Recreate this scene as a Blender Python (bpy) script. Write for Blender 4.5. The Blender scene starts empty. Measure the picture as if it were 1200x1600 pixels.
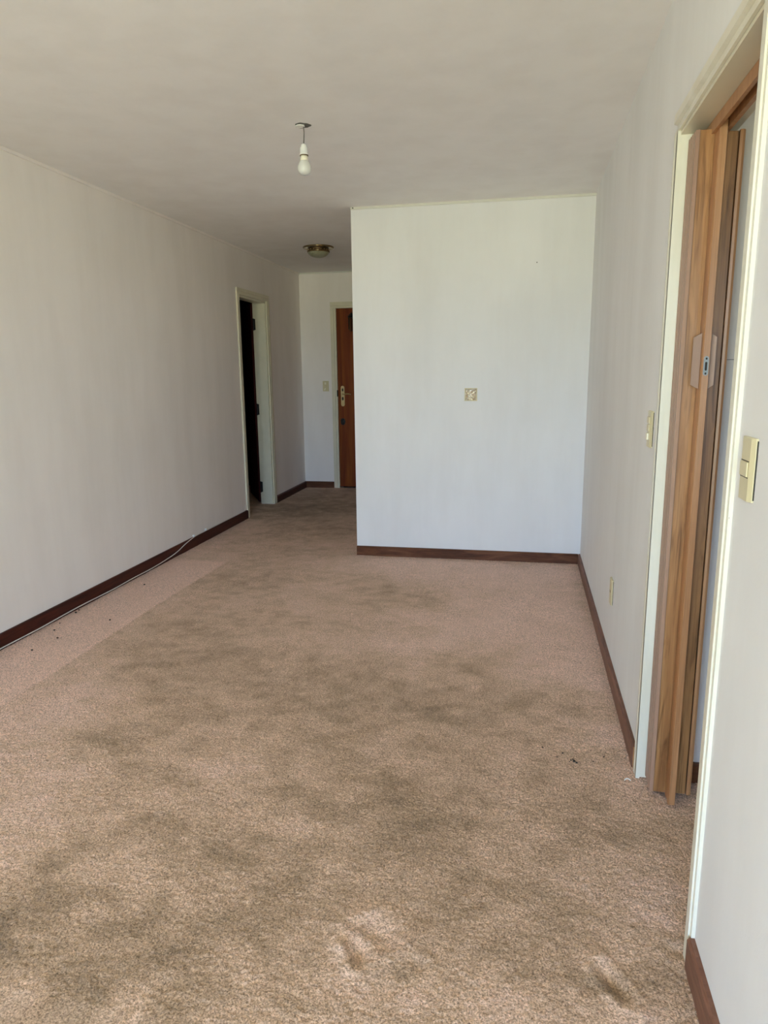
import bpy, bmesh, math, random
import numpy as np
from mathutils import Vector, Matrix
random.seed(7); np.random.seed(7)
S = bpy.context.scene
COL = S.collection

# ------------------------------------------------------------------ camera
YAW, PITCH, ROLL, FPX, CH = -0.1994, -0.1983, -0.0113, 1089.6, 1.3706
cam_d = bpy.data.cameras.new('camera'); cam = bpy.data.objects.new('camera', cam_d); COL.objects.link(cam)
fw = Vector((math.sin(YAW)*math.cos(PITCH), math.cos(YAW)*math.cos(PITCH), math.sin(PITCH)))
r0 = Vector((math.cos(YAW), -math.sin(YAW), 0)); u0 = r0.cross(fw)
rr = r0*math.cos(ROLL) + u0*math.sin(ROLL); uu = -r0*math.sin(ROLL) + u0*math.cos(ROLL)
m = Matrix((rr, uu, -fw)).transposed().to_4x4(); m.translation = Vector((0, 0, CH)); cam.matrix_world = m
cam_d.sensor_fit = 'VERTICAL'; cam_d.sensor_height = 36; cam_d.lens = 36*FPX/1600
cam_d.clip_start = 0.02; cam_d.clip_end = 300
S.camera = cam

# ------------------------------------------------------------------ colour management
S.view_settings.view_transform = 'Standard'; S.view_settings.look = 'None'
S.view_settings.exposure = 0.0; S.view_settings.gamma = 1.0; S.view_settings.use_curve_mapping = False
S.cycles.max_bounces = 10; S.cycles.diffuse_bounces = 8; S.cycles.sample_clamp_indirect = 6

# ------------------------------------------------------------------ world: overcast sky above, garden and street below
SKY_UP, SKY_HOR, GROUND = (0.48, 0.79, 1.30), (0.52, 0.87, 1.40), (0.95, 1.045, 0.76)
SKY_STRENGTH = 15.0
W = bpy.data.worlds.new('world'); S.world = W; W.use_nodes = True
nt = W.node_tree; nt.nodes.clear()
tc = nt.nodes.new('ShaderNodeTexCoord'); sx = nt.nodes.new('ShaderNodeSeparateXYZ'); mr = nt.nodes.new('ShaderNodeMapRange')
cr = nt.nodes.new('ShaderNodeValToRGB'); bg = nt.nodes.new('ShaderNodeBackground'); wo = nt.nodes.new('ShaderNodeOutputWorld')
nt.links.new(tc.outputs['Generated'], sx.inputs[0]); nt.links.new(sx.outputs['Z'], mr.inputs['Value'])
mr.inputs['From Min'].default_value = -1; mr.inputs['From Max'].default_value = 1
nt.links.new(mr.outputs[0], cr.inputs[0])
e = cr.color_ramp.elements
e[0].position = 0.40; e[0].color = (*[c*0.85 for c in GROUND], 1)
e[1].position = 0.80; e[1].color = (*SKY_UP, 1)
n = e.new(0.492); n.color = (*[c*0.92 for c in GROUND], 1)
n = e.new(0.52); n.color = (*SKY_HOR, 1)
nt.links.new(cr.outputs[0], bg.inputs[0]); bg.inputs[1].default_value = SKY_STRENGTH
nt.links.new(bg.outputs[0], wo.inputs[0])

# ------------------------------------------------------------------ room measures (metres)
XL, XR, XP, YP, YF, H = -2.613, 0.419, -1.235, 5.057, 8.100, 2.5
YB = -2.60                         # facade wall with the big window behind the photographer
WT = 0.14                          # inner wall thickness
WIN = (-1.60, 0.38, 0.02, 2.30)    # living room balcony window x0 x1 z0 z1
KWIN = (0.95, 1.65, 1.0, 2.1)     # side room window
KX = 2.3                           # side room far side

def portal(x0, x1, z0, z1):
    l = bpy.data.lights.new('window_portal', 'AREA'); l.shape = 'RECTANGLE'; l.size = x1-x0; l.size_y = z1-z0
    l.cycles.is_portal = True
    o = bpy.data.objects.new('window_portal', l); COL.objects.link(o)
    o.location = ((x0+x1)/2, YB-0.16, (z0+z1)/2); o.rotation_euler = (math.radians(90), 0, 0)
portal(*WIN); portal(*KWIN)

# ------------------------------------------------------------------ material helpers
def mat(name):
    m = bpy.data.materials.new(name); m.use_nodes = True
    nt = m.node_tree; b = nt.nodes['Principled BSDF']
    return m, nt, b
def N(nt, t, **kw):
    n = nt.nodes.new(t)
    for k, v in kw.items():
        if k in ('operation', 'blend_type', 'data_type', 'attribute_name', 'feature', 'wave_type', 'bands_direction'): setattr(n, k, v)
        else: n.inputs[k].default_value = v
    return n
def obj_coord(nt, scale=(1, 1, 1)):
    tc = nt.nodes.new('ShaderNodeTexCoord'); mp = nt.nodes.new('ShaderNodeMapping'); mp.inputs['Scale'].default_value = scale
    nt.links.new(tc.outputs['Object'], mp.inputs[0]); return mp.outputs[0]
def ramp(nt, src, stops):
    r = nt.nodes.new('ShaderNodeValToRGB'); nt.links.new(src, r.inputs[0])
    e = r.color_ramp.elements
    e[0].position, e[0].color = stops[0][0], (*stops[0][1], 1)
    e[1].position, e[1].color = stops[-1][0], (*stops[-1][1], 1)
    for p, c in stops[1:-1]:
        k = e.new(p); k.color = (*c, 1)
    return r.outputs[0]
def noise(nt, vec, scale, detail=4, rough=0.55, dist=0.0):
    n = N(nt, 'ShaderNodeTexNoise', Scale=scale, Detail=detail, Roughness=rough, Distortion=dist)
    nt.links.new(vec, n.inputs['Vector']); return n.outputs['Fac']
def mixc(nt, fac, a, b, bt='MIX'):
    n = nt.nodes.new('ShaderNodeMix'); n.data_type = 'RGBA'; n.blend_type = bt
    for s, v in ((n.inputs['Factor'], fac), (n.inputs['A'], a), (n.inputs['B'], b)):
        pass
    def put(sock, v):
        if isinstance(v, (int, float)): sock.default_value = v
        elif isinstance(v, tuple): sock.default_value = (*v, 1)
        else: nt.links.new(v, sock)
    put(n.inputs[0], fac); put(n.inputs[6], a); put(n.inputs[7], b)
    return n.outputs[2]
def math_(nt, op, a, b=0.0, clamp=False):
    n = nt.nodes.new('ShaderNodeMath'); n.operation = op; n.use_clamp = clamp
    for i, v in enumerate((a, b)):
        if isinstance(v, (int, float)): n.inputs[i].default_value = v
        else: nt.links.new(v, n.inputs[i])
    return n.outputs[0]
def bump(nt, b, h, strength, dist):
    n = N(nt, 'ShaderNodeBump', Strength=strength, Distance=dist); nt.links.new(h, n.inputs['Height']); nt.links.new(n.outputs[0], b.inputs['Normal'])

def paint_wall(name, base, var=0.06, dirt_shade=0.25):
    m, nt, b = mat(name); v = obj_coord(nt)
    c2 = tuple(c*(1-var) for c in base)
    c = ramp(nt, noise(nt, v, 1.3, 5, 0.6), [(0.3, c2), (0.7, base)])
    vs = obj_coord(nt, (1.4, 1.4, 0.25))                       # faint vertical roller and drip streaks
    st = ramp(nt, noise(nt, vs, 3.0, 4, 0.6), [(0.35, (0.955, 0.95, 0.945)), (0.6, (1, 1, 1))])
    c = mixc(nt, 1.0, c, st, 'MULTIPLY')
    sm = ramp(nt, noise(nt, v, 5.0, 6, 0.7), [(0.70, (1, 1, 1)), (0.85, tuple(1-dirt_shade*k for k in (0.5, 0.6, 0.75)))])
    c = mixc(nt, 0.6, c, sm, 'MULTIPLY')
    nt.links.new(c, b.inputs['Base Color']); b.inputs['Roughness'].default_value = 0.75
    b.inputs['Specular IOR Level'].default_value = 0.25
    bump(nt, b, noise(nt, v, 160, 3, 0.6), 0.12, 0.002)
    return m
def plain(name, col, rough=0.5, metal=0.0, spec=0.5, nz=0.05, scale=30):
    m, nt, b = mat(name); v = obj_coord(nt)
    c = ramp(nt, noise(nt, v, scale, 3), [(0.3, tuple(x*(1-nz) for x in col)), (0.7, col)])
    nt.links.new(c, b.inputs['Base Color']); b.inputs['Roughness'].default_value = rough
    b.inputs['Metallic'].default_value = metal; b.inputs['Specular IOR Level'].default_value = spec
    return m
def wood(name, dark, mid, light, stretch=(14, 14, 0.9), rough=0.4, knots=True, grain=(60, 60, 1.2), streak=0.8):
    m, nt, b = mat(name); v = obj_coord(nt, stretch)
    w = noise(nt, v, 1.0, 5, 0.6, 0.9)
    c = ramp(nt, w, [(0.28, dark), (0.5, mid), (0.72, light)])
    g = noise(nt, obj_coord(nt, grain), 3.0, 4, 0.7)
    c = mixc(nt, streak, c, ramp(nt, g, [(0.3, (0.62, 0.58, 0.52)), (0.55, (1, 1, 1))]), 'MULTIPLY')
    if knots:
        k = ramp(nt, noise(nt, obj_coord(nt, (26, 26, 2.2)), 1.3, 3, 0.6, 1.4), [(0.52, (1, 1, 1)), (0.68, (0.52, 0.47, 0.40))])
        c = mixc(nt, 0.9, c, k, 'MULTIPLY')
    nt.links.new(c, b.inputs['Base Color']); b.inputs['Roughness'].default_value = rough
    bump(nt, b, g, 0.08, 0.001)
    return m

M = {}
M['wall'] = paint_wall('wall_paint', (0.83, 0.825, 0.825))
M['wall_left'] = paint_wall('wall_paint_left', (0.92, 0.865, 0.825), 0.04)
M['ceiling'] = paint_wall('ceiling_paint', (0.88, 0.86, 0.855), 0.03, 0.08)
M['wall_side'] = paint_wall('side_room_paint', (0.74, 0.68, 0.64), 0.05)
M['dark_room'] = plain('dark_room_shade', (0.03, 0.03, 0.035), 0.9)  # near-black colour stands in for the missing light beyond the left doorway
M['trim_line'] = plain('cornice_paint', (0.70, 0.69, 0.62), 0.5)
# cream gloss paint with chips showing dark wood
m, nt_, b = mat('cream_gloss_paint'); v = obj_coord(nt_)
c = ramp(nt_, noise(nt_, obj_coord(nt_, (6, 6, 1)), 2.0, 4), [(0.3, (0.68, 0.64, 0.52)), (0.7, (0.78, 0.745, 0.64))])
chip = ramp(nt_, noise(nt_, obj_coord(nt_, (1.6, 1.6, 0.8)), 40, 3, 0.7), [(0.735, (0, 0, 0)), (0.755, (1, 1, 1))])
c = mixc(nt_, chip, c, (0.20, 0.11, 0.07))
nt_.links.new(c, b.inputs['Base Color']); b.inputs['Roughness'].default_value = 0.32
bump(nt_, b, noise(nt_, obj_coord(nt_, (8, 8, 1)), 12, 3), 0.15, 0.003); M['cream'] = m
M['cream_clean'] = plain('cream_gloss_clean', (0.72, 0.67, 0.52), 0.35, nz=0.08, scale=8)
M['base_dark'] = wood('baseboard_dark_varnish', (0.030, 0.006, 0.004), (0.060, 0.012, 0.007), (0.095, 0.022, 0.011), (2, 2, 30), 0.4, False, (3, 3, 90))
M['base_brown'] = wood('baseboard_brown_varnish', (0.06, 0.020, 0.008), (0.125, 0.046, 0.020), (0.21, 0.088, 0.042), (4, 4, 30), 0.38, False, (6, 6, 90))
M['base_worn'] = wood('baseboard_worn_varnish', (0.12, 0.055, 0.035), (0.19, 0.085, 0.055), (0.27, 0.13, 0.085), (3, 3, 30), 0.42, False, (6, 6, 90))
for k_ in ('base_dark', 'base_brown', 'base_worn'): M[k_].node_tree.nodes['Principled BSDF'].inputs['Specular IOR Level'].default_value = 0.22
M['raw_wood'] = plain('raw_wood', (0.45, 0.26, 0.12), 0.6)
M['door_wood'] = wood('entrance_door_veneer', (0.10, 0.018, 0.004), (0.20, 0.042, 0.006), (0.30, 0.090, 0.010), (12, 12, 0.4), 0.45, False)
M['door_wood'].node_tree.nodes['Principled BSDF'].inputs['Specular IOR Level'].default_value = 0.15
M['dark_leaf'] = wood('dark_door_veneer', (0.030, 0.004, 0.004), (0.055, 0.008, 0.007), (0.08, 0.012, 0.01), (16, 16, 0.5), 0.6, False)
M['dark_leaf'].node_tree.nodes['Principled BSDF'].inputs['Specular IOR Level'].default_value = 0.1
M['oak'] = wood('folding_door_laminate', (0.22, 0.095, 0.032), (0.37, 0.175, 0.062), (0.47, 0.25, 0.10), (22, 22, 1.3), 0.38, True, (60, 60, 1.3), 0.8)
M['oak_strip'] = wood('folding_door_profile', (0.30, 0.14, 0.06), (0.42, 0.205, 0.09), (0.50, 0.27, 0.13), (22, 22, 0.8), 0.35, False, (110, 110, 1.6), 0.5)
M['oak_hinge'] = wood('folding_door_hinge_plastic', (0.26, 0.15, 0.10), (0.33, 0.20, 0.14), (0.38, 0.24, 0.17), (22, 22, 0.8), 0.4, False, (110, 110, 1.6), 0.3)
M['pull'] = plain('pull_plate_bronze', (0.36, 0.25, 0.20), 0.35, 0.25)
M['ivory'] = plain('ivory_plastic', (0.66, 0.58, 0.36), 0.32, nz=0.03)
M['ivory_light'] = plain('pale_ivory_plastic', (0.86, 0.82, 0.66), 0.3, nz=0.02)
M['white_plastic'] = plain('white_plastic', (0.82, 0.83, 0.80), 0.35, nz=0.02)
M['slot'] = plain('dark_slot', (0.03, 0.025, 0.02), 0.8)
M['brass'] = plain('aged_brass', (0.62, 0.47, 0.24), 0.28, 0.9, nz=0.15)
M['brass_rim'] = plain('brown_brass', (0.34, 0.25, 0.13), 0.22, 0.95, nz=0.2)
M['brass_dark'] = plain('dark_brass', (0.16, 0.10, 0.05), 0.4, 0.8, nz=0.3)
M['black_iron'] = plain('black_iron', (0.012, 0.012, 0.012), 0.4, 0.5)
M['steel'] = plain('zinc_steel', (0.30, 0.31, 0.30), 0.45, 0.6, nz=0.1)
M['cable_white'] = plain('white_cable', (0.75, 0.72, 0.68), 0.45)
M['cord'] = plain('grey_cord', (0.10, 0.09, 0.08), 0.6)
M['plaster'] = plain('broken_plaster', (0.13, 0.12, 0.105), 0.9, nz=0.4, scale=120)
M['plaster_white'] = plain('white_plaster', (0.85, 0.84, 0.80), 0.8)
M['debris'] = plain('dark_crumb', (0.025, 0.02, 0.018), 0.9)
M['lint'] = plain('white_lint', (0.8, 0.78, 0.74), 0.9)
M['frame_white'] = plain('window_frame_paint', (0.75, 0.76, 0.75), 0.4)
M['bulb_base'] = plain('warm_white_bulb_base', (0.84, 0.80, 0.64), 0.4, nz=0.02)
m, nt_, b = mat('bulb_glass'); b.inputs['Base Color'].default_value = (0.72, 0.715, 0.68, 1); b.inputs['Roughness'].default_value = 0.12
b.inputs['Subsurface Weight'].default_value = 0.35; b.inputs['Subsurface Radius'].default_value = (0.02, 0.02, 0.02); b.inputs['Subsurface Scale'].default_value = 0.5; M['bulb'] = m
m, nt_, b = mat('frosted_shade_glass'); b.inputs['Base Color'].default_value = (0.42, 0.42, 0.31, 1); b.inputs['Roughness'].default_value = 0.3
c = ramp(nt_, noise(nt_, obj_coord(nt_), 14, 3), [(0.3, (0.24, 0.23, 0.14)), (0.7, (0.36, 0.36, 0.26))]); nt_.links.new(c, b.inputs['Base Color']); M['shade'] = m
m, nt_, b = mat('crumpled_clear_film'); v = obj_coord(nt_, (30, 30, 30))
c = ramp(nt_, noise(nt_, v, 1.2, 2, 0.5, 1.0), [(0.3, (0.62, 0.50, 0.33)), (0.7, (0.93, 0.90, 0.80))])
nt_.links.new(c, b.inputs['Base Color']); b.inputs['Roughness'].default_value = 0.22; b.inputs['Metallic'].default_value = 0.75; M['film'] = m

# ------------------------------------------------------------------ mesh helpers
def link(name, bm, material, parent=None, smooth=False, origin=None):
    me = bpy.data.meshes.new(name)
    bmesh.ops.recalc_face_normals(bm, faces=bm.faces)
    if origin is not None:
        bmesh.ops.translate(bm, vec=-Vector(origin), verts=bm.verts)
    bm.to_mesh(me); bm.free()
    if smooth:
        me.shade_smooth()
    o = bpy.data.objects.new(name, me); COL.objects.link(o)
    me.materials.append(material)
    if origin is not None: o.location = origin
    if parent is not None:
        o.parent = parent
        if origin is not None: o.location = Vector(origin) - parent.location
        else: o.location = -parent.location
    return o
def tag(o, label, cat, group=None, kind=None):
    o['label'] = label; o['category'] = cat
    if group: o['group'] = group
    if kind: o['kind'] = kind
    return o
def empty(name, loc, label, cat, group=None, kind=None):
    o = bpy.data.objects.new(name, None); COL.objects.link(o); o.location = loc; o.empty_display_size = 0.1
    return tag(o, label, cat, group, kind)
def box(bm, x0, x1, y0, y1, z0, z1):
    vs = [bm.verts.new((x, y, z)) for z in (z0, z1) for x, y in ((x0, y0), (x1, y0), (x1, y1), (x0, y1))]
    for f in ((3, 2, 1, 0), (4, 5, 6, 7), (0, 1, 5, 4), (1, 2, 6, 5), (2, 3, 7, 6), (3, 0, 4, 7)): bm.faces.new([vs[i] for i in f])
def bbox_(x0, x1, y0, y1, z0, z1, bev=0.0, seg=2):
    bm = bmesh.new(); box(bm, min(x0, x1), max(x0, x1), min(y0, y1), max(y0, y1), z0, z1)
    if bev: bmesh.ops.bevel(bm, geom=list(bm.edges), offset=bev, segments=seg, affect='EDGES', profile=0.5)
    return bm
def merge(*bms):
    out = bms[0]
    for b in bms[1:]:
        me = bpy.data.meshes.new('tmp'); b.to_mesh(me); b.free(); out.from_mesh(me); bpy.data.meshes.remove(me)
    return out
def prism(poly, a, b, axis='z'):
    """extrude a 2-D outline along an axis. axis z: poly=(x,y); axis y: poly=(x,z); axis x: poly=(y,z)"""
    bm = bmesh.new()
    def P(p, t): return {'z': (p[0], p[1], t), 'y': (p[0], t, p[1]), 'x': (t, p[0], p[1])}[axis]
    lo = [bm.verts.new(P(p, a)) for p in poly]; hi = [bm.verts.new(P(p, b)) for p in poly]; n = len(poly)
    bm.faces.new(lo[::-1]); bm.faces.new(hi)
    for i in range(n): bm.faces.new((lo[i], lo[(i+1) % n], hi[(i+1) % n], hi[i]))
    return bm
def lathe(profile, cx, cy, cz, seg=40):
    """profile (r, z) list; closes at r=0"""
    bm = bmesh.new(); rings = []
    for r, z in profile:
        if r < 1e-6: rings.append([bm.verts.new((cx, cy, cz+z))])
        else: rings.append([bm.verts.new((cx+r*math.cos(2*math.pi*i/seg), cy+r*math.sin(2*math.pi*i/seg), cz+z)) for i in range(seg)])
    for a, b in zip(rings[:-1], rings[1:]):
        for i in range(seg):
            j = (i+1) % seg
            if len(a) == 1 and len(b) == 1: continue
            if len(a) == 1: bm.faces.new((a[0], b[j], b[i]))
            elif len(b) == 1: bm.faces.new((a[i], a[j], b[0]))
            else: bm.faces.new((a[i], a[j], b[j], b[i]))
    return bm
def tube(pts, r, seg=8):
    bm = bmesh.new(); pts = [Vector(p) for p in pts]; rings = []
    # Catmull-Rom resample
    q = []
    for i in range(len(pts)-1):
        p0 = pts[max(i-1, 0)]; p1 = pts[i]; p2 = pts[i+1]; p3 = pts[min(i+2, len(pts)-1)]
        for k in range(6):
            t = k/6; q.append(0.5*((2*p1)+(-p0+p2)*t+(2*p0-5*p1+4*p2-p3)*t*t+(-p0+3*p1-3*p2+p3)*t**3))
    q.append(pts[-1])
    for i, p in enumerate(q):
        d = (q[min(i+1, len(q)-1)]-q[max(i-1, 0)]).normalized()
        a = d.cross(Vector((0.13, 0.21, 1))).normalized() if abs(d.z) < 0.95 else d.cross(Vector((1, 0, 0))).normalized(); b = d.cross(a)
        rings.append([bm.verts.new(p+r*(a*math.cos(2*math.pi*k/seg)+b*math.sin(2*math.pi*k/seg))) for k in range(seg)])
    for a, b in zip(rings[:-1], rings[1:]):
        for k in range(seg): bm.faces.new((a[k], a[(k+1) % seg], b[(k+1) % seg], b[k]))
    bm.faces.new(rings[0][::-1]); bm.faces.new(rings[-1])
    return bm
def wall_y(x0, x1, y0, y1, holes, z0=-0.1, z1=H):
    """wall slab running along x, thickness y0..y1, holes=(a,b,za,zb) in x"""
    bm = bmesh.new(); cuts = sorted({x0, x1, *[h[0] for h in holes], *[h[1] for h in holes]})
    for a, b in zip(cuts[:-1], cuts[1:]):
        hs = [h for h in holes if h[0] <= a+1e-6 and h[1] >= b-1e-6]
        if not hs: box(bm, a, b, y0, y1, z0, z1)
        else:
            box(bm, a, b, y0, y1, z0, hs[0][2] if hs[0][2] > 0 else -0.03)
            if hs[0][3] < z1-1e-4: box(bm, a, b, y0, y1, hs[0][3], z1)
    return bm
def wall_x(y0, y1, x0, x1, holes):
    bm = wall_y(y0, y1, x0, x1, holes)
    for v in bm.verts: v.co = (v.co.y, v.co.x, v.co.z)
    return bm
def struct(name, bm, m, label, cat, smooth=False):
    return tag(link(name, bm, m, smooth=smooth), label, cat, kind='structure')

# ------------------------------------------------------------------ shell
LD = (6.270, 6.98, 0.0, 2.085)      # left doorway opening (y0 y1 z0 z1)
RD = (1.525, 2.302, 0.0, 2.035)     # right doorway opening
ED = (-2.185, -1.325, 0.0, 2.105)   # entrance door opening in the far wall (x0 x1)
struct('wall_left', wall_x(YB-0.2, YF+0.2, XL-WT, XL, [LD]), M['wall_left'], 'long pale grey painted wall on the left with a dark doorway near its end', 'wall')
struct('wall_right', wall_x(YB-0.2, YP+0.001, XR, XR+WT, [RD]), M['wall'], 'pale painted wall on the right cut by the folding door opening', 'wall')
struct('wall_partition', bbox_(XP, XR+WT, YP, YP+0.15, -0.1, H), M['wall'], 'short pale partition wall facing the room with a small square cover plate', 'wall')
struct('wall_hallway', bbox_(XP, XP+0.12, YP+0.15, YF, -0.1, H), M['wall_left'], 'hallway side wall behind the partition', 'wall')
struct('wall_far', wall_y(XL, XP+0.12, YF, YF+0.2, [ED]), M['wall_left'], 'narrow far wall at the end of the hallway around the entrance door', 'wall')
struct('wall_back', wall_y(XL, KX+WT, YB-0.2, YB, [WIN, KWIN]), M['wall'], 'facade wall with the windows behind the viewpoint', 'wall')
struct('ceiling', bbox_(-5.2, KX+WT, YB-0.2, YF+0.2, H, H+0.15), M['ceiling'], 'flat grey beige painted ceiling over the whole room', 'ceiling')
# side room beyond the folding door
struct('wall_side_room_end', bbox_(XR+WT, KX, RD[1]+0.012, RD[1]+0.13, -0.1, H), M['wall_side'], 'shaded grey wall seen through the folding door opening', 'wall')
struct('wall_side_room', bbox_(KX, KX+WT, YB, RD[1]+0.13, -0.1, H), M['wall'], 'outer side wall of the room beyond the folding door', 'wall')
struct('wall_leak_backing', bbox_(XL, XP+0.12, YF+0.21, YF+0.30, -0.1, H), M['dark_room'], 'unseen dark backing added behind the entrance door against light leaks', 'wall')  # unseen backing, added to stop light leaking under the door
struct('sky_blocker_slab', bbox_(XL-0.5, KX+WT, YB-1.5, YB-0.21, 2.42, 2.6), M['ceiling'], 'unseen slab added over the windows outside to block high sky light', 'ceiling')  # unseen slab, added to cut high sky light on the near floor
struct('floor_leak_slab', bbox_(-5.2, KX+WT, YB-0.2, YF+0.3, -0.16, -0.03), M['dark_room'], 'unseen slab added under the carpet against light leaks', 'floor')  # unseen slab, added to close light leaks at the floor edges
# unlit room beyond the left doorway
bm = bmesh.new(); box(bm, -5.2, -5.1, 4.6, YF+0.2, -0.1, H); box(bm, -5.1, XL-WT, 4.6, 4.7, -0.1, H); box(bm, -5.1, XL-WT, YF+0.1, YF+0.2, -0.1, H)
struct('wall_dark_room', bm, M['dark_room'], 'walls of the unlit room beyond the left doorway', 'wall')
# hatch outline scratched on the side room wall
yk = RD[1]+0.012
link_b = bmesh.new(); box(link_b, 0.6225, 0.625, yk-0.004, yk, 1.41, 1.54)
box(link_b, 0.620, 0.624, yk-0.004, yk, 1.398, 1.41); box(link_b, 0.575, 0.619, yk-0.0008, yk, 1.3945, 1.396)
tag(link('wall_hook', link_b, M['slot']), 'thin dark hook-shaped strip on the shaded wall seen through the folding door opening', 'hook')

# window frames
def window(name, x0, x1, z0, z1, mull, label):
    r = empty(name, ((x0+x1)/2, YB-0.1, z0), label, 'window', kind='structure')
    bm = bmesh.new()
    for a, b, c, d in ((x0, x1, z0, z0+0.06), (x0, x1, z1-0.06, z1), (x0, x0+0.06, z0+0.06, z1-0.06), (x1-0.06, x1, z0+0.06, z1-0.06)): box(bm, a, b, YB-0.13, YB-0.07, c, d)
    for k in mull: box(bm, k-0.035, k+0.035, YB-0.13, YB-0.07, z0+0.06, z1-0.06)
    link('window_frame', bm, M['frame_white'], r)
window('window_1', *WIN, [(WIN[0]+WIN[1])/2], 'large balcony window behind the viewpoint')
window('window_2', *KWIN, [], 'window of the side room behind the viewpoint')

# ------------------------------------------------------------------ carpet floor: real relief mesh with wear and painted near-end shade stored per vertex
def grid_axis(segs):
    out = [segs[0][0]]
    for a, b, st in segs:
        k = max(1, int(round((b-a)/st))); out += list(a+(b-a)*np.arange(1, k+1)/k)
    return np.array(out)
xs = grid_axis([(-5.1, XL-0.06, 0.2), (XL-0.06, XR+0.30, 0.0048), (XR+0.30, KX, 0.1)])
ys = grid_axis([(YB, 1.15, 0.1), (1.15, 2.6, 0.0048), (2.6, 4.2, 0.009), (4.2, 8.15, 0.02)])
X, Y = np.meshgrid(xs, ys, indexing='ij')
def vnoise(x, y, seed):
    rng = np.random.RandomState(seed); T = rng.rand(512, 512)
    xi = np.floor(x).astype(int); yi = np.floor(y).astype(int); fx = x-xi; fy = y-yi
    fx = fx*fx*(3-2*fx); fy = fy*fy*(3-2*fy)
    g = lambda a, b: T[a % 512, b % 512]
    return (g(xi, yi)*(1-fx)+g(xi+1, yi)*fx)*(1-fy)+(g(xi, yi+1)*(1-fx)+g(xi+1, yi+1)*fx)*fy
def fbm(x, y, seed, oct=4, gain=0.5):
    s = 0; a = 1; t = 0
    for o in range(oct): s = s+a*vnoise(x*2**o, y*2**o, seed+o); t += a; a *= gain
    return s/t
wx = (fbm(X*6, Y*6, 40)-0.5)*0.22; wy = (fbm(X*6, Y*6, 50)-0.5)*0.26
def blob(cx, cy, rx, ry): return np.exp(-(((X+wx-cx)/rx)**2+((Y+wy-cy)/ry)**2)*0.9)
DIRT = [(-0.21,3.16,0.15,0.2,0.75),(-0.28,2.65,0.16,0.13,0.6),(-0.56,2.72,0.3,0.14,0.5),(0.17,2.79,0.24,0.1,0.8),(0.12,2.38,0.23,0.19,0.45),
 (-0.83,4.09,0.24,0.16,0.5),(-0.59,3.95,0.19,0.1,0.35),(-1.07,4.4,0.22,0.12,0.35),(-1.54,3.46,0.29,0.11,0.45),(-1.68,3.19,0.2,0.14,0.4),
 (-1.58,2.74,0.24,0.21,0.5),(-1.14,2.88,0.36,0.19,0.4),(-0.77,2.46,0.38,0.22,0.35),(-1.44,2.1,0.11,0.09,0.6),(-1.57,2.21,0.08,0.05,0.5),
 (-1.23,1.99,0.13,0.08,0.4),(-1.0,2.35,0.03,0.05,0.9),(-1.05,1.95,0.03,0.03,0.5),(-0.82,1.66,0.07,0.05,0.45),(-1.2,1.46,0.11,0.05,0.5),
 (-0.95,1.23,0.08,0.1,0.5),(-1.22,1.29,0.06,0.05,0.5),(-0.78,1.33,0.09,0.06,0.35),(-0.62,1.44,0.05,0.06,0.4),(-0.38,2.01,0.31,0.15,0.35),
 (0.32,1.98,0.17,0.06,0.4),(0.0,1.65,0.2,0.06,0.3),(0.01,1.43,0.04,0.03,0.45),(-0.21,1.37,0.04,0.02,0.4),(0.4,1.55,0.04,0.02,0.4),
 (0.22,1.43,0.035,0.03,0.45),(-2.37,6.82,0.4,0.26,1.0),(-2.11,7.51,0.36,0.35,0.9),(-2.34,6.45,0.32,0.17,0.9),(-1.78,5.89,0.29,0.22,0.6),
 (-2.17,5.65,0.23,0.16,0.5),(0.43,4.65,0.05,0.32,0.8),(0.42,3.95,0.07,0.17,0.5),(0.42,3.23,0.06,0.16,0.4),(-1.75,7.0,0.5,0.7,0.55),(-1.9,5.5,0.6,0.8,0.25),
 (-1.85,3.7,0.32,0.9,0.40),(-2.0,7.0,0.7,0.8,0.6),(-1.9,4.9,0.2,0.5,0.2),(-0.9,2.5,0.9,1.0,0.30),(-1.3,3.6,0.6,0.9,0.22),(-0.2,2.3,0.6,0.5,0.15)]
CLEAN = [(-0.04,3.87,0.44,0.42,0.5),(-0.41,3.32,0.19,0.2,0.4),(-0.5,4.73,0.58,0.2,0.4),(0.12,3.1,0.24,0.15,0.4),(-0.68,1.82,0.18,0.06,0.45),
 (0.32,1.62,0.15,0.14,0.4),(-0.13,1.31,0.43,0.1,0.3),(-1.47,1.71,0.16,0.24,0.5),(-1.84,2.49,0.2,0.14,0.45),(-1.04,2.04,0.14,0.07,0.4),(-0.31,1.48,0.11,0.06,0.15),
 (-1.95,2.3,0.14,0.5,0.4),(0.36,2.8,0.06,0.6,0.3)]
dirt_shade = np.zeros_like(X)
for cx, cy, rx, ry, s in DIRT: dirt_shade += s*blob(cx, cy, rx*1.25, ry*1.25)
for cx, cy, rx, ry, s in CLEAN: dirt_shade -= s*blob(cx, cy, rx*1.2, ry*1.2)
dirt_shade = np.where(dirt_shade > 0, 1.15*(1-np.exp(-dirt_shade*0.95)), dirt_shade)
dirt_shade += 0.36*(fbm(X*3.0+5, Y*4.5, 60, 5, 0.62)-0.5)*2 + 0.46*(fbm(X*11+3, Y*17, 70, 4, 0.65)-0.5)*2
dirt_shade = dirt_shade*0.58+0.24+0.30*np.clip((2.4-Y)/1.0, 0, 1)  # last term darkens the near carpet colour to offset strong window light
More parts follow.
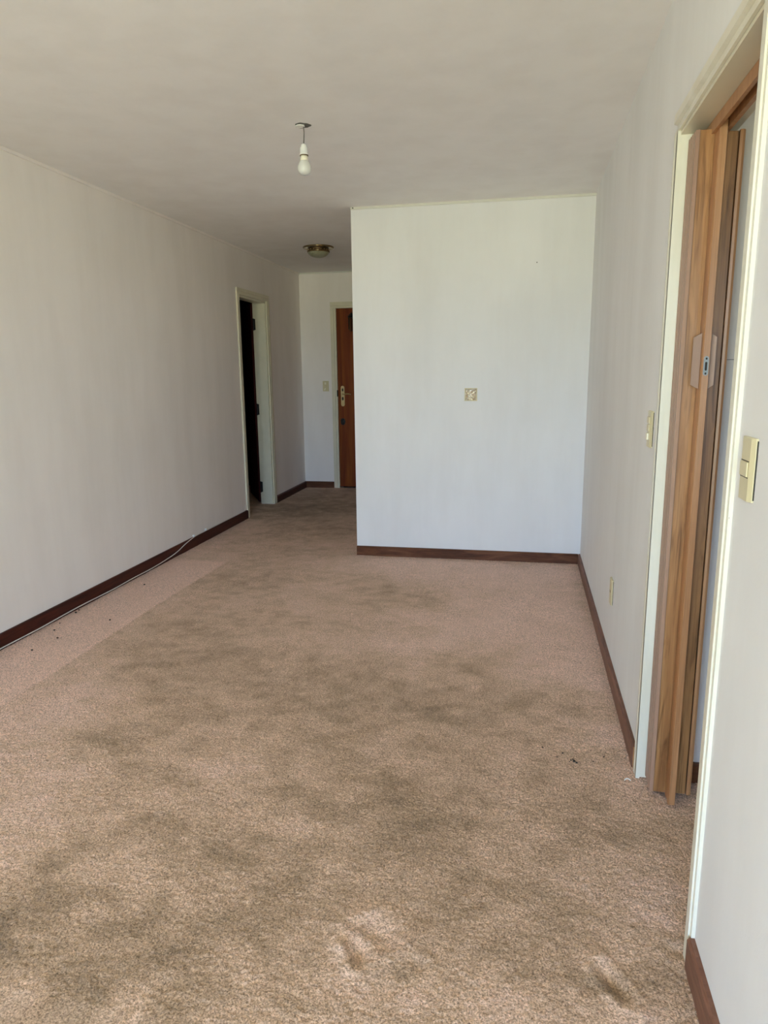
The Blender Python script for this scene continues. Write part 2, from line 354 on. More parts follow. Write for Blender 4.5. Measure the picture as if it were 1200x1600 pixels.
# strip beside the left wall kept clean by a piece of furniture that is gone
ex = -2.155+0.006*np.sin(Y*3)
ins = 1/(1+np.exp(np.clip((X-ex)/0.004, -40, 40)))*(1/(1+np.exp(np.clip((Y-4.70-0.03*(fbm(X*8, Y*0, 3)-0.5))/0.012, -40, 40))))
dirt_shade = dirt_shade*(1-ins)+(-0.12+0.35*(fbm(X*5, Y*5, 90)-0.35)+0.25*np.exp(-((X-XL)/0.07)**2))*ins
dirt_shade -= 0.22*np.exp(-((X-ex+0.018)/0.016)**2)*(Y < 3.9)*np.clip((3.9-Y)/1.2, 0, 1)
dirt_shade = np.clip(dirt_shade, -0.25, 1.25)
# relief
nearf = np.clip((4.5-Y)/2.5, 0.35, 1)
Z = np.random.RandomState(5).normal(0, 0.0013, X.shape)*nearf+0.0018*(fbm(X*100, Y*100, 100, 2, 0.6)-0.5)*2*nearf
Z += 0.0008*(fbm(X*30, Y*30, 110, 3)-0.5)*2+0.003*(fbm(X*5, Y*5, 120, 2)-0.5)
Z += 0.003*np.exp(-((X-ex)/0.02)**2)*(Y < 4.7)
def dent(cx, cy, rx, ry, d, rim, a):
    ca, sa = math.cos(a), math.sin(a); dx, dy = X-cx, Y-cy
    q = np.sqrt(((dx*ca+dy*sa)/rx)**2+((-dx*sa+dy*ca)/ry)**2)
    return -d*np.exp(-q**2*2)+rim*np.exp(-((q-1.7)/0.6)**2)*np.clip(fbm(X*35, Y*35, 130, 2)*1.6, 0, 2)
Z += dent(-0.355, 1.395, 0.026, 0.036, 0.024, 0.007, 0.5)+dent(-0.335, 1.46, 0.050, 0.045, 0.008, 0.006, 0.1)+dent(0.235, 1.425, 0.020, 0.050, 0.018, 0.006, 0.55)+dent(0.40, 1.545, 0.03, 0.02, 0.006, 0.002, 0)
Z += dent(-0.21, 1.39, 0.02, 0.02, 0.006, 0.002, 0)
Z -= 0.006
nx, ny = X.shape
me = bpy.data.meshes.new('floor'); co = np.stack([X, Y, Z], -1).reshape(-1, 3).astype(np.float32)
me.vertices.add(nx*ny); me.vertices.foreach_set('co', co.ravel())
I = np.arange(nx*ny).reshape(nx, ny)
quads = np.stack([I[:-1, :-1], I[1:, :-1], I[1:, 1:], I[:-1, 1:]], -1).reshape(-1, 4)
me.loops.add(quads.size); me.loops.foreach_set('vertex_index', quads.ravel().astype(np.int32))
me.polygons.add(len(quads)); me.polygons.foreach_set('loop_start', (np.arange(len(quads))*4).astype(np.int32))
try: me.polygons.foreach_set('loop_total', np.full(len(quads), 4, np.int32))
except Exception: pass
me.update(calc_edges=True); me.shade_smooth()
at = me.attributes.new('dirt_shade', 'FLOAT', 'POINT'); at.data.foreach_set('value', dirt_shade.ravel().astype(np.float32))
m, nt_, b = mat('worn_carpet_pile')
a = nt_.nodes.new('ShaderNodeAttribute'); a.attribute_name = 'dirt_shade'
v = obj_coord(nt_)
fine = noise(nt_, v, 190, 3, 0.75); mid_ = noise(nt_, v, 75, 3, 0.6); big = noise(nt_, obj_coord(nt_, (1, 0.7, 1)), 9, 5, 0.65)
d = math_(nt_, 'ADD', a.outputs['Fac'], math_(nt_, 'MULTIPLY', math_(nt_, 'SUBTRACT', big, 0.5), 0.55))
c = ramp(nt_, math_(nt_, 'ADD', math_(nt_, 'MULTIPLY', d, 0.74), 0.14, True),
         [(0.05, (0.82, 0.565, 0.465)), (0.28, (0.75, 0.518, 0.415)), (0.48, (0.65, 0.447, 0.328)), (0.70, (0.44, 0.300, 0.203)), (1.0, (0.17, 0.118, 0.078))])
sp = ramp(nt_, fine, [(0.36, (0.38, 0.35, 0.33)), (0.5, (0.98, 0.97, 0.96)), (0.64, (1.45, 1.45, 1.45))])
c = mixc(nt_, 0.9, c, sp, 'MULTIPLY')
c = mixc(nt_, 0.7, c, ramp(nt_, mid_, [(0.3, (0.82, 0.82, 0.80)), (0.7, (1.12, 1.12, 1.12))]), 'MULTIPLY')
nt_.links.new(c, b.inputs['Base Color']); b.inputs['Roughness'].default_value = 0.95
b.inputs['Specular IOR Level'].default_value = 0.1; b.inputs['Sheen Weight'].default_value = 0.15; b.inputs['Sheen Roughness'].default_value = 0.5
bump(nt_, b, math_(nt_, 'ADD', fine, math_(nt_, 'MULTIPLY', noise(nt_, v, 120, 2, 0.6), 0.8)), 0.9, 0.004)
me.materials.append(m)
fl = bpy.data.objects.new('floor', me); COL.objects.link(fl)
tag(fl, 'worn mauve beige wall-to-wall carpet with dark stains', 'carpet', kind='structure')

# ------------------------------------------------------------------ baseboards and cornice beads
BH, BT = 0.066, 0.016
def bb_poly(): return None
def baseboard_x(name, x, side, y0, y1, m, label, h=BH):
    """along y, on wall plane x, sticking out towards side"""
    prof = [(0, -0.01), (side*BT, -0.01), (side*BT, h-0.008), (side*(BT-0.006), h), (0, h)]
    return struct(name, prism([(x+p, q) for p, q in prof], y0, y1, 'y'), m, label, 'baseboard')
def baseboard_y(name, y, x0, x1, m, label, h=BH):
    prof = [(0, -0.01), (-BT, -0.01), (-BT, h-0.008), (-(BT-0.006), h), (0, h)]
    return struct(name, prism([(y+p, q) for p, q in prof], x0, x1, 'x'), m, label, 'baseboard')
baseboard_x('baseboard_left', XL, 1, YB, 6.226, M['base_dark'], 'dark red-brown baseboard along the left wall up to the dark doorway', 0.075)
baseboard_x('baseboard_left_hall', XL, 1, 7.046, YF, M['base_dark'], 'short dark baseboard between the left doorway and the hallway end', 0.07)
baseboard_y('baseboard_far', YF, XL+BT, -2.246, M['base_brown'], 'short red-brown baseboard left of the entrance door', 0.07)
baseboard_y('baseboard_partition', YP, XP, XR-BT, M['base_brown'], 'worn brown baseboard under the partition wall')
baseboard_x('baseboard_right', XR, -1, 2.363, YP-0.001, M['base_worn'], 'brown baseboard along the right wall beyond the folding door')
baseboard_x('baseboard_right_front', XR, -1, YB, 1.500, M['base_worn'], 'scuffed reddish baseboard at the lower right corner of the view', 0.078)
baseboard_y('baseboard_side_room', RD[1]+0.012, XR+WT, KX, M['base_brown'], 'dark baseboard seen through the folding door opening', 0.062)
struct('baseboard_right_end', bbox_(XR-0.013, XR, 2.339, 2.363, 0, 0.07), M['raw_wood'], 'small raw wood filler piece between brown baseboard and cream casing', 'baseboard')
def bead(name, bm, label, m='trim_line'): struct(name, bm, M[m], label, 'trim')
bead('trim_1', bbox_(XL, XL+0.012, YB, 8.09, H-0.016, H), 'thin painted bead between left wall and ceiling', 'wall_left')
bead('trim_2', bbox_(XP, XR, YP-0.010, YP, H-0.016, H), 'thin pale bead between partition wall and ceiling')
bead('trim_3', bbox_(XL+0.012, XP, YF-0.010, YF, H-0.012, H), 'thin bead between far wall and ceiling')

# ------------------------------------------------------------------ door casings
# left doorway casing
t = empty('trim_4', (XL, (LD[0]+LD[1])/2, 0), 'cream painted frame of the dark doorway in the left wall', 'door frame', kind='structure')
y0, y1 = 6.226, 7.046; ZT = 2.142
def casing_x(x, side, ya, yb, z0, z1, m=M['cream_clean'], steps=((0, 0.014), (0.5, 0.009), (0.62, 0.013))):
    """vertical moulding on wall plane x; steps are (fraction, thickness) from outer (ya) to inner (yb)"""
    pts = [(x, ya)]
    for i, (f, th) in enumerate(steps):
        f2 = steps[i+1][0] if i+1 < len(steps) else 1.0
        pts += [(x+side*th, ya+(yb-ya)*f), (x+side*th, ya+(yb-ya)*f2)]
    pts.append((x, yb))
    return prism(pts, z0, z1, 'z')
link('casing', casing_x(XL, 1, y0, LD[0]+0.004, -0.005, ZT-0.058), M['cream_clean'], t)
link('casing', casing_x(XL, 1, y1, LD[1]-0.004, -0.005, ZT-0.058), M['cream_clean'], t)
hp = [(XL, ZT), (XL+0.014, ZT), (XL+0.014, ZT-0.028), (XL+0.009, ZT-0.028), (XL+0.009, ZT-0.036), (XL+0.013, ZT-0.036), (XL+0.013, ZT-0.058), (XL, ZT-0.058)]
link('head_casing', prism(hp, y0, y1, 'y'), M['cream_clean'], t)
# rebated jamb lining
link('jamb', merge(bbox_(XL-WT, XL-0.001, LD[1]-0.012, LD[1], 0, LD[3]), bbox_(XL-0.092, XL-0.001, LD[1]-0.022, LD[1]-0.012, 0, LD[3]-0.022)), M['cream_clean'], t)
link('jamb', merge(bbox_(XL-WT, XL-0.001, LD[0], LD[0]+0.012, 0, LD[3]), bbox_(XL-0.092, XL-0.001, LD[0]+0.012, LD[0]+0.022, 0, LD[3]-0.022)), M['cream_clean'], t)
link('head_jamb', merge(bbox_(XL-WT, XL-0.001, LD[0]+0.012, LD[1]-0.012, LD[3]-0.012, LD[3]), bbox_(XL-0.092, XL-0.001, LD[0]+0.012, LD[1]-0.012, LD[3]-0.022, LD[3]-0.012)), M['cream_clean'], t)
# left door leaf swung into the unlit room
hx, hy = XL-WT-0.002, LD[1]-0.014
d1 = empty('door_1', (hx, hy, 0), 'dark red-brown inner door standing open into the unlit room on the left', 'door', kind='structure')
ang = math.radians(150); dirv = Vector((-math.sin(ang), -math.cos(ang), 0)); nrm = Vector((dirv.y, -dirv.x, 0))
bm = bmesh.new(); box(bm, 0, 0.66, -0.018, 0.018, 0.012, LD[3]-0.016)
bmesh.ops.bevel(bm, geom=list(bm.edges), offset=0.002, segments=1, affect='EDGES')
Rz = Matrix.Rotation(math.atan2(dirv.y, dirv.x), 4, 'Z')
bmesh.ops.transform(bm, matrix=Matrix.Translation((hx-0.012, hy+0.03, 0)) @ Rz, verts=bm.verts)
link('door_leaf', bm, M['dark_leaf'], d1)
for zz in (1.86, 1.0, 0.18):
    b1 = bbox_(XL-WT+0.004, XL-0.114, hy-0.0035, hy+0.002, zz-0.055, zz+0.055, 0.001)
    b2 = lathe([(0, -0.062), (0.005, -0.058), (0.0065, -0.05), (0.0065, 0.05), (0.005, 0.058), (0, 0.062)], hx+0.012, hy-0.008, zz, 12)
    link('hinge', merge(b1, b2), M['black_iron'], d1)
bm = lathe([(0, 0), (0.012, 0), (0.012, 0.03), (0.026, 0.045), (0.026, 0.06), (0, 0.068)], 0, 0, 0, 16)
kn = dirv*0.6
bmesh.ops.transform(bm, matrix=Matrix.Translation((hx-0.012+kn.x, hy+0.03+kn.y, 1.02)) @ nrm.to_track_quat('Z', 'Y').to_matrix().to_4x4() @ Matrix.Translation((0, 0, 0.018)), verts=bm.verts)
link('door_knob', bm, M['brass'], d1, True)

# entrance door
t = empty('trim_5', ((ED[0]+ED[1])/2, YF, 0), 'beige painted frame around the entrance door', 'door frame', kind='structure')
def casing_y(y, xa, xb, z0, z1):
    w = xb-xa; pts = [(xa, y), (xa, y-0.016), (xa+w*0.58, y-0.016), (xa+w*0.62, y-0.010), (xa+w*0.70, y-0.010), (xa+w*0.74, y-0.014), (xb, y-0.014), (xb, y)]
    return prism(pts, z0, z1, 'z')
ox = -2.244; oz = 2.166
link('casing', casing_y(YF, ox, ED[0]+0.008, -0.005, oz-0.066), M['cream_clean'], t)
link('casing', casing_y(YF, -1.262, ED[1]-0.008, -0.005, oz-0.066), M['cream_clean'], t)
hp = [(YF, oz), (YF-0.016, oz), (YF-0.016, oz-0.040), (YF-0.010, oz-0.043), (YF-0.010, oz-0.048), (YF-0.014, oz-0.051), (YF-0.014, oz-0.066), (YF, oz-0.066)]
link('head_casing', prism(hp, ox, -1.262, 'x'), M['cream_clean'], t)
bm = bmesh.new()
box(bm, ED[0], ED[0]+0.008, YF, YF+0.19, 0, ED[3]); box(bm, ED[1]-0.008, ED[1], YF, YF+0.19, 0, ED[3]); box(bm, ED[0]+0.008, ED[1]-0.008, YF, YF+0.19, ED[3]-0.008, ED[3])
link('jamb', bm, M['cream_clean'], t)
d2 = empty('door_2', ((ED[0]+ED[1])/2, YF+0.02, 0), 'red-brown veneered entrance door with brass lock at the hallway end', 'door', kind='structure')
link('door_leaf', bbox_(ED[0]+0.010, ED[1]-0.010, YF+0.004, YF+0.044, 0.012, ED[3]-0.011, 0.0015), M['door_wood'], d2)
px, py = -2.118, YF+0.004
def stadium(cx, cz0, cz1, w, y0, y1, seg=10):
    pts = []
    r = w/2
    for i in range(seg+1): a = math.pi*i/seg; pts.append((cx+r*math.cos(a), cz1-r+r*math.sin(a)))
    for i in range(seg+1): a = math.pi+math.pi*i/seg; pts.append((cx+r*math.cos(a), cz0+r+r*math.sin(a)))
    return prism(pts, y0, y1, 'y')
esc = link('lock_plate', stadium(px, 0.975, 1.215, 0.044, py-0.008, py), M['brass'], d2)
esc['label'] = 'long brass lock plate'
link('keyhole', merge(stadium(px, 1.150, 1.185, 0.018, py-0.010, py-0.007), stadium(px, 1.045, 1.085, 0.022, py-0.011, py-0.007)), M['slot'], esc).location = (-esc.parent.location)-(esc.location)
lv = merge(stadium(px, 1.105, 1.135, 0.030, py-0.030, py-0.006), tube([(px, py-0.032, 1.12), (px+0.03, py-0.046, 1.12), (px+0.07, py-0.048, 1.122), (px+0.11, py-0.044, 1.116)], 0.0075))
link('door_handle', lv, M['brass'], d2, False)
lk = lathe([(0, -0.014), (0.012, -0.014), (0.026, -0.010), (0.029, 0.0), (0, 0.0)], 0, 0, 0, 24)
bmesh.ops.transform(lk, matrix=Matrix.Translation((-2.123, py, 0.795)) @ Matrix.Rotation(math.radians(-90), 4, 'X'), verts=lk.verts)
for v_ in lk.verts: pass
link('lower_lock', merge(lk, stadium(-2.123, 0.755, 0.835, 0.05, py-0.010, py)), M['black_iron'], d2)
link('strike_plate', bbox_(ED[0]+0.001, ED[0]+0.011, py-0.020, py-0.001, 1.09, 1.165, 0.001), M['black_iron'], d2)
# hanging ornament on the entrance door, half hidden by the partition
orn = empty('door_ornament', (-1.985, YF-0.02, 1.82), 'dark hanging ornament with thin vertical rods high on the entrance door', 'ornament')
link('ornament_top', merge(lathe([(0, 0.0), (0.038, 0.0), (0.044, 0.012), (0.030, 0.030), (0.012, 0.050), (0, 0.055)], -1.985, YF-0.044, 1.985, 18), tube([(-1.985, YF-0.044, 2.035), (-1.985, YF-0.02, 2.05), (-1.985, YF+0.003, 2.055)], 0.003)), M['black_iron'], orn)
for k in range(7):
    a = 2*math.pi*k/7; L = 0.13+0.03*((k*3) % 4)/3
    link('rod', tube([(-1.985+0.033*math.cos(a), YF-0.044+0.033*math.sin(a), 1.985), (-1.985+0.033*math.cos(a), YF-0.044+0.033*math.sin(a), 1.985-L)], 0.0045, 6), M['brass_dark'] if k % 2 else M['black_iron'], orn)

# right doorway frame
t = empty('trim_6', (XR, (RD[0]+RD[1])/2, 0), 'chipped cream painted frame of the folding door opening', 'door frame', kind='structure')
yo = 2.338; st = ((0, 0.013), (0.30, 0.0105), (0.36, 0.0125))
ZR = 2.090
link('casing', casing_x(XR, -1, yo, RD[1]-0.012, -0.005, ZR-0.054, steps=st), M['cream'], t)
link('casing', casing_x(XR, -1, 1.498, RD[0]+0.012, -0.005, ZR-0.054, steps=((0, 0.008), (0.35, 0.012))), M['cream'], t)
hp = [(XR, ZR), (XR-0.016, ZR), (XR-0.016, ZR-0.023), (XR-0.006, ZR-0.027), (XR-0.006, ZR-0.044), (XR-0.012, ZR-0.046), (XR-0.012, ZR-0.054), (XR, ZR-0.054)]
link('head_casing', prism(hp, 1.498, yo, 'y'), M['cream'], t)
link('jamb', bbox_(XR-0.0125, XR+WT+0.004, RD[1]-0.0118, RD[1], 0, RD[3], 0.0015), M['cream'], t)
link('jamb', bbox_(XR-0.004, XR+WT+0.004, RD[0], RD[0]+0.012, 0, RD[3]), M['cream'], t)
link('head_jamb', bbox_(XR-0.004, XR+WT+0.004, RD[0]+0.012, RD[1]-0.012, RD[3]-0.010, RD[3]), M['cream_clean'], t)

# folding door stacked against the far jamb
d3 = empty('door_3', (0.495, 2.25, 0), 'wood-grain folding door pushed back against the right-hand door frame', 'door', kind='structure')
zb, zt = 0.016, 2.004
tk = link('door_track', merge(bbox_(0.474, 0.484, RD[0]+0.013, RD[1]-0.013, 1.992, RD[3]-0.011), bbox_(0.504, 0.516, RD[0]+0.013, RD[1]-0.013, 1.992, RD[3]-0.011), bbox_(0.484, 0.504, RD[0]+0.013, RD[1]-0.013, 2.016, RD[3]-0.011)), M['oak_strip'], d3)
def ridged(x, y0, y1, side):
    """folded hinge profile: ribs facing x direction"""
    n = 5; pts = [(x, y0)]
    for i in range(n):
        a = y0+(y1-y0)*i/n; b_ = y0+(y1-y0)*(i+1)/n; w = (b_-a)
        pts += [(x+side*0.004, a+w*0.12), (x+side*0.004, a+w*0.62), (x+side*0.0005, a+w*0.74), (x+side*0.0005, a+w*0.94)]
    pts += [(x, y1), (x-side*0.010, y1), (x-side*0.010, y0)]
    return pts
# zig-zag panels behind one another: each panel spans x between the two hinge edges
xa, xb = 0.446, 0.549
ypos = [2.188, 2.208, 2.228, 2.248, 2.268]
for i, yy in enumerate(ypos):
    if i == 0:
        p1 = [(xa, yy), (0.483, yy-0.001), (0.483, yy+0.006), (xa, yy+0.006)]
        link('panel', prism(p1, zb, zt, 'z'), M['oak'], d3)
        p2 = [(0.502, yy+0.002), (0.543, yy+0.001), (0.543, yy+0.008), (0.502, yy+0.008)]
        link('panel', prism(p2, zb, zt-0.008, 'z'), M['oak'], d3)
    else:
        s = 1 if i % 2 else -1
        p1 = [(xa, yy-0.005*s), (xb-0.006, yy+0.008*s), (xb-0.006, yy+0.008*s+0.006), (xa, yy-0.005*s+0.006)]
        link('panel', prism(p1, zb, zt, 'z'), M['oak'], d3)
# vertical hinge strips at both folded edges
link('hinge_strip', prism(ridged(0.439, 2.190, 2.288, -1), zb, zt+0.002, 'z'), M['oak_hinge'], d3)
link('edge_strip', prism([(0.4365, 2.188), (0.4435, 2.182), (0.4440, 2.190), (0.4375, 2.192)], zb, zt, 'z'), M['oak_hinge'], d3)
link('hinge_strip', prism([(0.546, 2.184), (0.553, 2.182), (0.560, 2.187), (0.560, 2.280), (0.552, 2.288), (0.548, 2.27)], zb, zt-0.006, 'z'), M['oak_strip'], d3)
# leading post with pulls and latch strike
post = link('lead_post', prism([(0.4820, 2.136), (0.4840, 2.131), (0.5010, 2.131), (0.5030, 2.136), (0.5030, 2.150), (0.5015, 2.152), (0.5015, 2.19), (0.4835, 2.19), (0.4835, 2.152), (0.4820, 2.150)], 0.008, zt+0.006, 'z'), M['oak_strip'], d3)
def pull(xi, xo, yi, yo_):
    za, zb_ = 1.312, 1.468; ch = 0.012; th = 0.003
    bm = bmesh.new(); fr = [bm.verts.new(p) for p in ((xi, yi, za), (xi, yi, zb_), (xo, yo_, zb_-ch), (xo, yo_, za+ch))]
    bk = [bm.verts.new((v.co.x, v.co.y+th, v.co.z)) for v in fr]
    bm.faces.new(fr); bm.faces.new(bk[::-1])
    for i in range(4): bm.faces.new((fr[i], bk[i], bk[(i+1) % 4], fr[(i+1) % 4]))
    bmesh.ops.bevel(bm, geom=list(bm.edges), offset=0.0008, segments=1, affect='EDGES')
    return bm
for bm_ in (pull(0.4815, 0.463, 2.150, 2.168), pull(0.5035, 0.5185, 2.146, 2.138)):
    h = link('pull_handle', bm_, M['pull'], d3)
    h['label'] = 'greyish bronze pull plate'
sk = link('strike_plate', stadium(0.4925, 1.350, 1.404, 0.013, 2.1285, 2.1315), M['steel'], d3)
sk['label'] = 'small steel latch strike with two screws'
sl = link('strike_slot', merge(stadium(0.4925, 1.364, 1.388, 0.006, 2.1280, 2.1290), stadium(0.4925, 1.353, 1.359, 0.005, 2.1278, 2.1290), stadium(0.4925, 1.394, 1.400, 0.005, 2.1278, 2.1290)), M['slot'], sk)
sl.location = -(sk.parent.location)-sk.location

# ------------------------------------------------------------------ switches, outlet, cover plate
def plate_right(name, yc, zc, h, w, label, cat, kind):
    """device plate on the right wall facing -x"""
    r = empty(name, (XR, yc, zc), label, cat)
    x = XR; d = 0.009
    prof = [(x, yc-w/2), (x-d*0.45, yc-w/2), (x-d, yc-w/2+0.012), (x-d, yc+w/2-0.012), (x-d*0.45, yc+w/2), (x, yc+w/2)]
    link('cover_plate', prism(prof, zc-h/2, zc+h/2, 'z'), M['ivory'], r)
    bk = bbox_(x-0.002, x, yc-w/2-0.0022, yc-w/2, zc-h/2+0.004, zc+h/2-0.004)
    link('back_gap', bk, M['slot'], r)
    xs_ = x-d
    if kind == 'single':
        link('rocker', bbox_(xs_-0.003, xs_, yc-0.020, yc+0.022, zc-0.014, zc+0.014, 0.0012), M['ivory'], r)
        for q_ in (0.0145, -0.016): link('slot', bbox_(xs_-0.0006, xs_, yc-0.022, yc+0.024, zc+q_, zc+q_+0.0015), M['slot'], r)
    elif kind == 'multi':
        for k, zz in enumerate((0.030, 0.004)):
            link('rocker', bbox_(xs_-0.003, xs_, yc-0.018, yc+0.022, zc+zz-0.011, zc+zz+0.011, 0.001), M['ivory'], r)
        lb = link('rocker', bbox_(xs_-0.005, xs_, yc-0.004, yc+0.022, zc-0.036, zc-0.014, 0.001), M['ivory_light'], r)
        lb['label'] = 'pale cream rocker'
    else:
        link('socket_holes', merge(*[bbox_(xs_-0.0006, xs_, yc+dy-0.002, yc+dy+0.002, zc-0.006, zc+0.006) for dy in (-0.009, 0.009)]), M['slot'], r)
    return r
plate_right('light_switch', 1.415, 1.184, 0.118, 0.074, 'large ivory single-rocker light switch on the right wall, nearest the viewer', 'switch', 'single')
plate_right('light_switch', 2.487, 1.172, 0.120, 0.072, 'ivory light switch with a pale button just left of the folding door frame', 'switch', 'multi')
plate_right('wall_outlet', 3.236, 0.364, 0.118, 0.072, 'ivory power outlet low on the right wall above the baseboard', 'outlet', 'outlet')
# hallway switch on far wall
r = empty('light_switch', (-2.322, YF, 1.212), 'small ivory light switch beside the entrance door frame', 'switch')
link('cover_plate', bbox_(-2.358, -2.286, YF-0.009, YF, 1.152, 1.272, 0.002), M['ivory'], r)
lb = link('rocker', bbox_(-2.334, -2.316, YF-0.013, YF-0.009, 1.232, 1.256, 0.001), M['ivory_light'], r)
lb = link('rocker', bbox_(-2.334, -2.310, YF-0.013, YF-0.009, 1.205, 1.222, 0.001), M['ivory'], r)
bmx = bbox_(-0.006, 0.006, YF-0.013, YF-0.009, -0.014, 0.014, 0.001)
bmesh.ops.transform(bmx, matrix=Matrix.Translation((-2.332, 0, 1.177)) @ Matrix.Rotation(math.radians(25), 4, 'Y'), verts=bmx.verts)
link('rocker', bmx, M['ivory_light'], r)

# square box cover on the partition: rim and crumpled clear film
cx, cz, hw = -0.381, 1.2055, 0.0455
r = empty('box_cover', (cx, YP, cz), 'small square electrical box with shiny crumpled cover on the partition wall', 'cover plate')
bm = bmesh.new()
for a, b_, c_, d_ in ((cx-hw, cx+hw, cz+hw-0.005, cz+hw), (cx-hw, cx+hw, cz-hw, cz-hw+0.005), (cx-hw, cx-hw+0.005, cz-hw+0.005, cz+hw-0.005), (cx+hw-0.005, cx+hw, cz-hw+0.005, cz+hw-0.005)): box(bm, a, b_, YP-0.008, YP, c_, d_)
link('box_rim', bm, M['ivory'], r)
bm = bmesh.new(); n = 28; G = []
for i in range(n+1):
    row = []
    for j in range(n+1):
        u = i/n*2-1; w_ = j/n*2-1; ang_ = math.atan2(w_+0.15, u+0.1); rad = math.hypot(u+0.1, w_+0.15)
        dy = (0.013*abs(math.sin(ang_*3.5+0.5*rad))+0.005*abs(math.sin(ang_*8+1)))*min(1, rad*1.2)*(1-max(abs(u), abs(w_))**8)+0.0006*random.random()
        row.append(bm.verts.new((cx+u*(hw-0.004), YP-0.003-dy, cz+w_*(hw-0.004))))
    G.append(row)
for i in range(n):
    for j in range(n): bm.faces.new((G[i][j], G[i+1][j], G[i+1][j+1], G[i][j+1]))
link('crumpled_film', bm, M['film'], r)
# nail
bm = lathe([(0, -0.012), (0.0035, -0.012), (0.0035, -0.009), (0.0015, -0.009), (0.0015, 0.0), (0, 0)], 0, 0, 0, 10)
bmesh.ops.transform(bm, matrix=Matrix.Translation((0.051, YP, 2.083)) @ Matrix.Rotation(math.radians(-90), 4, 'X'), verts=bm.verts)
tag(link('nail', bm, M['black_iron']), 'tiny dark nail high on the partition wall, right of centre', 'nail')
bm = lathe([(0, -0.010), (0.004, -0.010), (0.004, 0.0), (0, 0)], 0, 0, 0, 10)
bmesh.ops.transform(bm, matrix=Matrix.Translation((XP+0.018, YP-0.010, H-0.008)) @ Matrix.Rotation(math.radians(-90), 4, 'X'), verts=bm.verts)
tag(link('nail', bm, M['black_iron']), 'tiny dark nail at the top left corner of the partition wall', 'nail')

# ------------------------------------------------------------------ hanging bulb
bx, by = -1.052, 3.395
r = empty('pendant_lamp', (bx, by, H), 'bare white light bulb hanging on a short cord from the ceiling', 'lamp')
bm = bmesh.new(); ring = []
for k in range(30):
    a = 2*math.pi*k/30; rad = 0.034*(1+0.10*math.sin(3*a+1)+0.06*math.sin(7*a)); ring.append((bx+rad*math.cos(a)*1.05, by+rad*math.sin(a)*0.95))
link('ceiling_hole', prism(ring, H-0.003, H+0.001, 'z'), M['plaster'], r)
ring2 = [(bx-0.010+0.021*math.cos(2*math.pi*k/16)*(1+0.12*math.sin(3*k)), by-0.006+0.019*math.sin(2*math.pi*k/16)) for k in range(16)]
link('ceiling_cap', prism(ring2, H-0.008, H-0.003, 'z'), M['plaster_white'], r)
link('cord', tube([(bx+0.004, by, H-0.004), (bx+0.006, by, H-0.035), (bx+0.003, by, H-0.082)], 0.0024), M['cord'], r)
cxb, cyb = bx+0.003, by
link('socket', lathe([(0, -0.080), (0.006, -0.081), (0.0125, -0.085), (0.0135, -0.090), (0.0135, -0.093), (0.0165, -0.096), (0.0178, -0.101), (0.0182, -0.124), (0.0212, -0.126), (0.0212, -0.1295), (0.0150, -0.1295), (0, -0.1295)], cxb, cyb, H, 32), M['white_plastic'], r, True)
link('socket_ring', lathe([(0.0155, -0.1295), (0.0200, -0.1295), (0.0200, -0.1330), (0.0155, -0.1330), (0.0155, -0.1295)], cxb, cyb, H, 32), M['brass_dark'], r)
link('bulb_collar', lathe([(0, -0.1325), (0.0160, -0.1327), (0.0168, -0.138), (0.0178, -0.146), (0.0208, -0.155), (0, -0.155)], cxb, cyb, H, 40), M['bulb_base'], r, True)
link('bulb_globe', lathe([(0.0206, -0.1548), (0.0250, -0.163), (0.0292, -0.172), (0.0315, -0.181), (0.0318, -0.189), (0.0300, -0.198), (0.0255, -0.2065), (0.0185, -0.2125), (0.0095, -0.2160), (0, -0.2168)], cxb, cyb, H, 40), M['bulb'], r, True)

# hallway ceiling light
lx, ly = -1.90, 6.50
r = empty('ceiling_light', (lx, ly, H), 'round flush ceiling light with brass rim and frosted bowl in the hallway', 'lamp')
link('brass_rim', lathe([(0, 0.0), (0.139, 0.0), (0.1435, -0.004), (0.1425, -0.010), (0.136, -0.015), (0.128, -0.013), (0.112, -0.008), (0, -0.008)], lx, ly, H, 56), M['brass_rim'], r, True)
link('gallery', lathe([(0.084, -0.012), (0.094, -0.012), (0.094, -0.040), (0.084, -0.040), (0.084, -0.012)], lx, ly, H, 48), M['brass_dark'], r)
for k in range(18):
    a = 2*math.pi*k/18; bb = lathe([(0, -0.006), (0.005, -0.003), (0.006, 0.0), (0.005, 0.003), (0, 0.006)], lx+0.097*math.cos(a), ly+0.097*math.sin(a), H-0.028, 8)
    link('gallery_bead', bb, M['brass'], r)
link('glass_bowl', lathe([(0.098, -0.038), (0.101, -0.042), (0.098, -0.052), (0.088, -0.066), (0.070, -0.080), (0.046, -0.090), (0.020, -0.095), (0, -0.096)], lx, ly, H, 48), M['shade'], r, True)
link('bowl_rim', lathe([(0.097, -0.036), (0.1035, -0.037), (0.1045, -0.043), (0.1010, -0.050), (0.097, -0.046), (0.097, -0.036)], lx, ly, H, 48), M['brass_rim'], r, True)

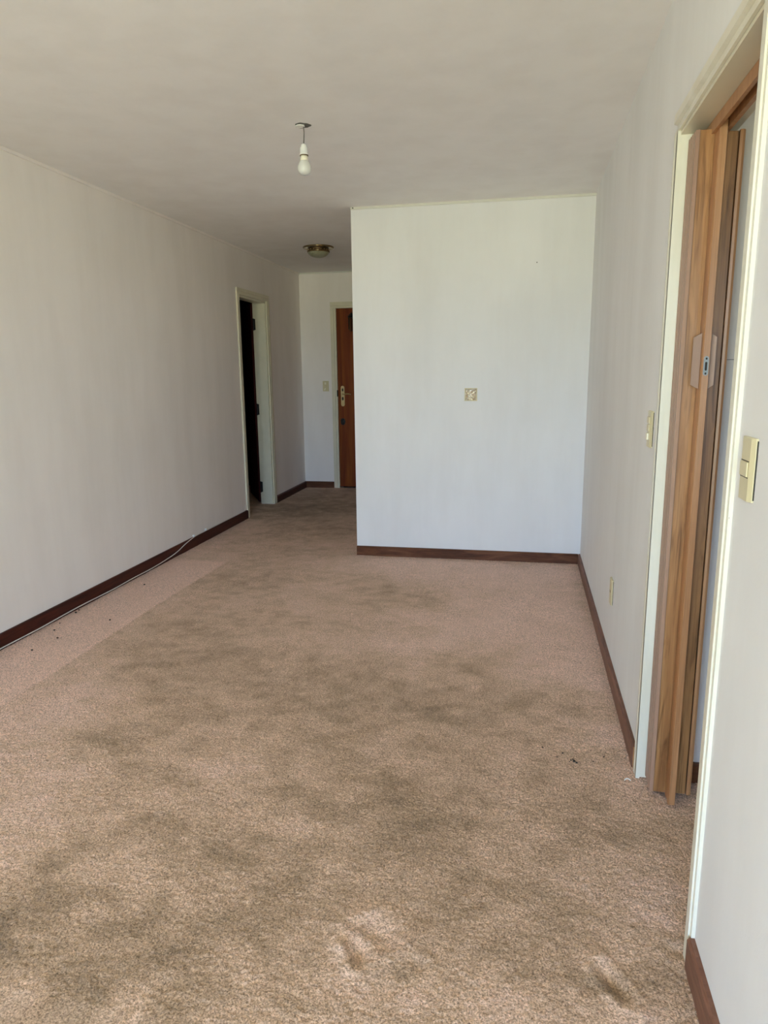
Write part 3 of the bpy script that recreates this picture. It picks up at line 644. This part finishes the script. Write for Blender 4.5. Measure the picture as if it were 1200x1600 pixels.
# ------------------------------------------------------------------ white cable along the left wall
xf = XL+BT+0.004
pts = [(xf, 1.5, 0.006), (xf, 2.2, 0.007), (xf, 2.9, 0.006), (xf+0.004, 3.2, 0.006), (xf, 3.55, 0.009), (xf+0.003, 3.9, 0.006), (xf, 4.15, 0.008), (xf+0.003, 4.4, 0.009),
       (xf, 4.62, 0.016), (xf, 4.78, 0.030), (xf, 4.93, 0.060), (xf, 5.06, 0.078), (XL+BT-0.002, 5.14, 0.080), (XL+0.012, 5.30, 0.079), (XL+0.008, 5.7, 0.079), (XL+0.008, 6.0, 0.079),
       (XL+0.008, 6.12, 0.080), (XL+0.007, 6.17, 0.086), (XL+0.007, 6.19, 0.125)]
cb = tag(link('cable', tube(pts, 0.0032), M['cable_white'], smooth=True), 'thin white cable lying along the left baseboard and rising towards the dark doorway', 'cable')
for (yy, zz) in ((5.10, 0.082), (5.32, 0.085)):
    cl = link('cable_clip', bbox_(XL, XL+0.016, yy-0.012, yy+0.012, zz-0.006, zz+0.010, 0.002), M['white_plastic'], cb)

# ------------------------------------------------------------------ crumbs and lint on the carpet
def crumb(x, y, s, seed):
    rnd = random.Random(seed); bm = bmesh.new(); bmesh.ops.create_icosphere(bm, subdivisions=1, radius=s)
    for v_ in bm.verts: v_.co = Vector((v_.co.x*rnd.uniform(0.7, 1.4), v_.co.y*rnd.uniform(0.7, 1.4), v_.co.z*rnd.uniform(0.5, 0.8)))
    o = link('crumb', bm, M['debris']); o.location = (x, y, s*0.30)
    return o
right = [(0.207, 2.350, 0.0058), (0.196, 2.356, 0.0040), (0.215, 2.343, 0.0045), (0.203, 2.362, 0.0035), (0.169, 2.399, 0.0042), (0.148, 2.369, 0.0032), (0.099, 2.427, 0.0036), (0.313, 2.399, 0.0040), (0.274, 2.362, 0.0030), (0.19, 2.345, 0.003)]
for k, (x, y, s) in enumerate(right): tag(crumb(x, y, s, k), {0: 'largest dark crumb in the cluster on the carpet near the folding door', 6: 'lone dark crumb on the carpet, farthest from the folding door', 7: 'lone dark crumb on the carpet, closest to the cream door frame'}.get(k, 'tiny dark crumb scattered on the carpet near the folding door'), 'crumb', 'dark crumbs near the folding door')
left = [(-2.407, 3.097, 0.006), (-2.56, 3.475, 0.007), (-2.498, 3.196, 0.006), (-2.287, 3.395, 0.006), (-2.57, 3.52, 0.005), (-2.429, 2.926, 0.006), (-2.54, 3.30, 0.005), (-2.45, 4.05, 0.007)]
for k, (x, y, s) in enumerate(left): tag(crumb(x, y, s, 50+k), {5: 'dark crumb on the pale carpet strip, nearest the left edge of the view', 7: 'lone dark crumb at the far end of the pale carpet strip'}.get(k, 'small dark crumb on the pale carpet strip beside the left wall'), 'crumb', 'dark crumbs on the pale carpet strip')
ln = tag(link('lint', tube([(0.366, 2.255, 0.004), (0.372, 2.262, 0.006), (0.381, 2.262, 0.006), (0.386, 2.256, 0.004)], 0.0018), M['lint']), 'curl of white lint on the carpet beside the cream door frame', 'lint')
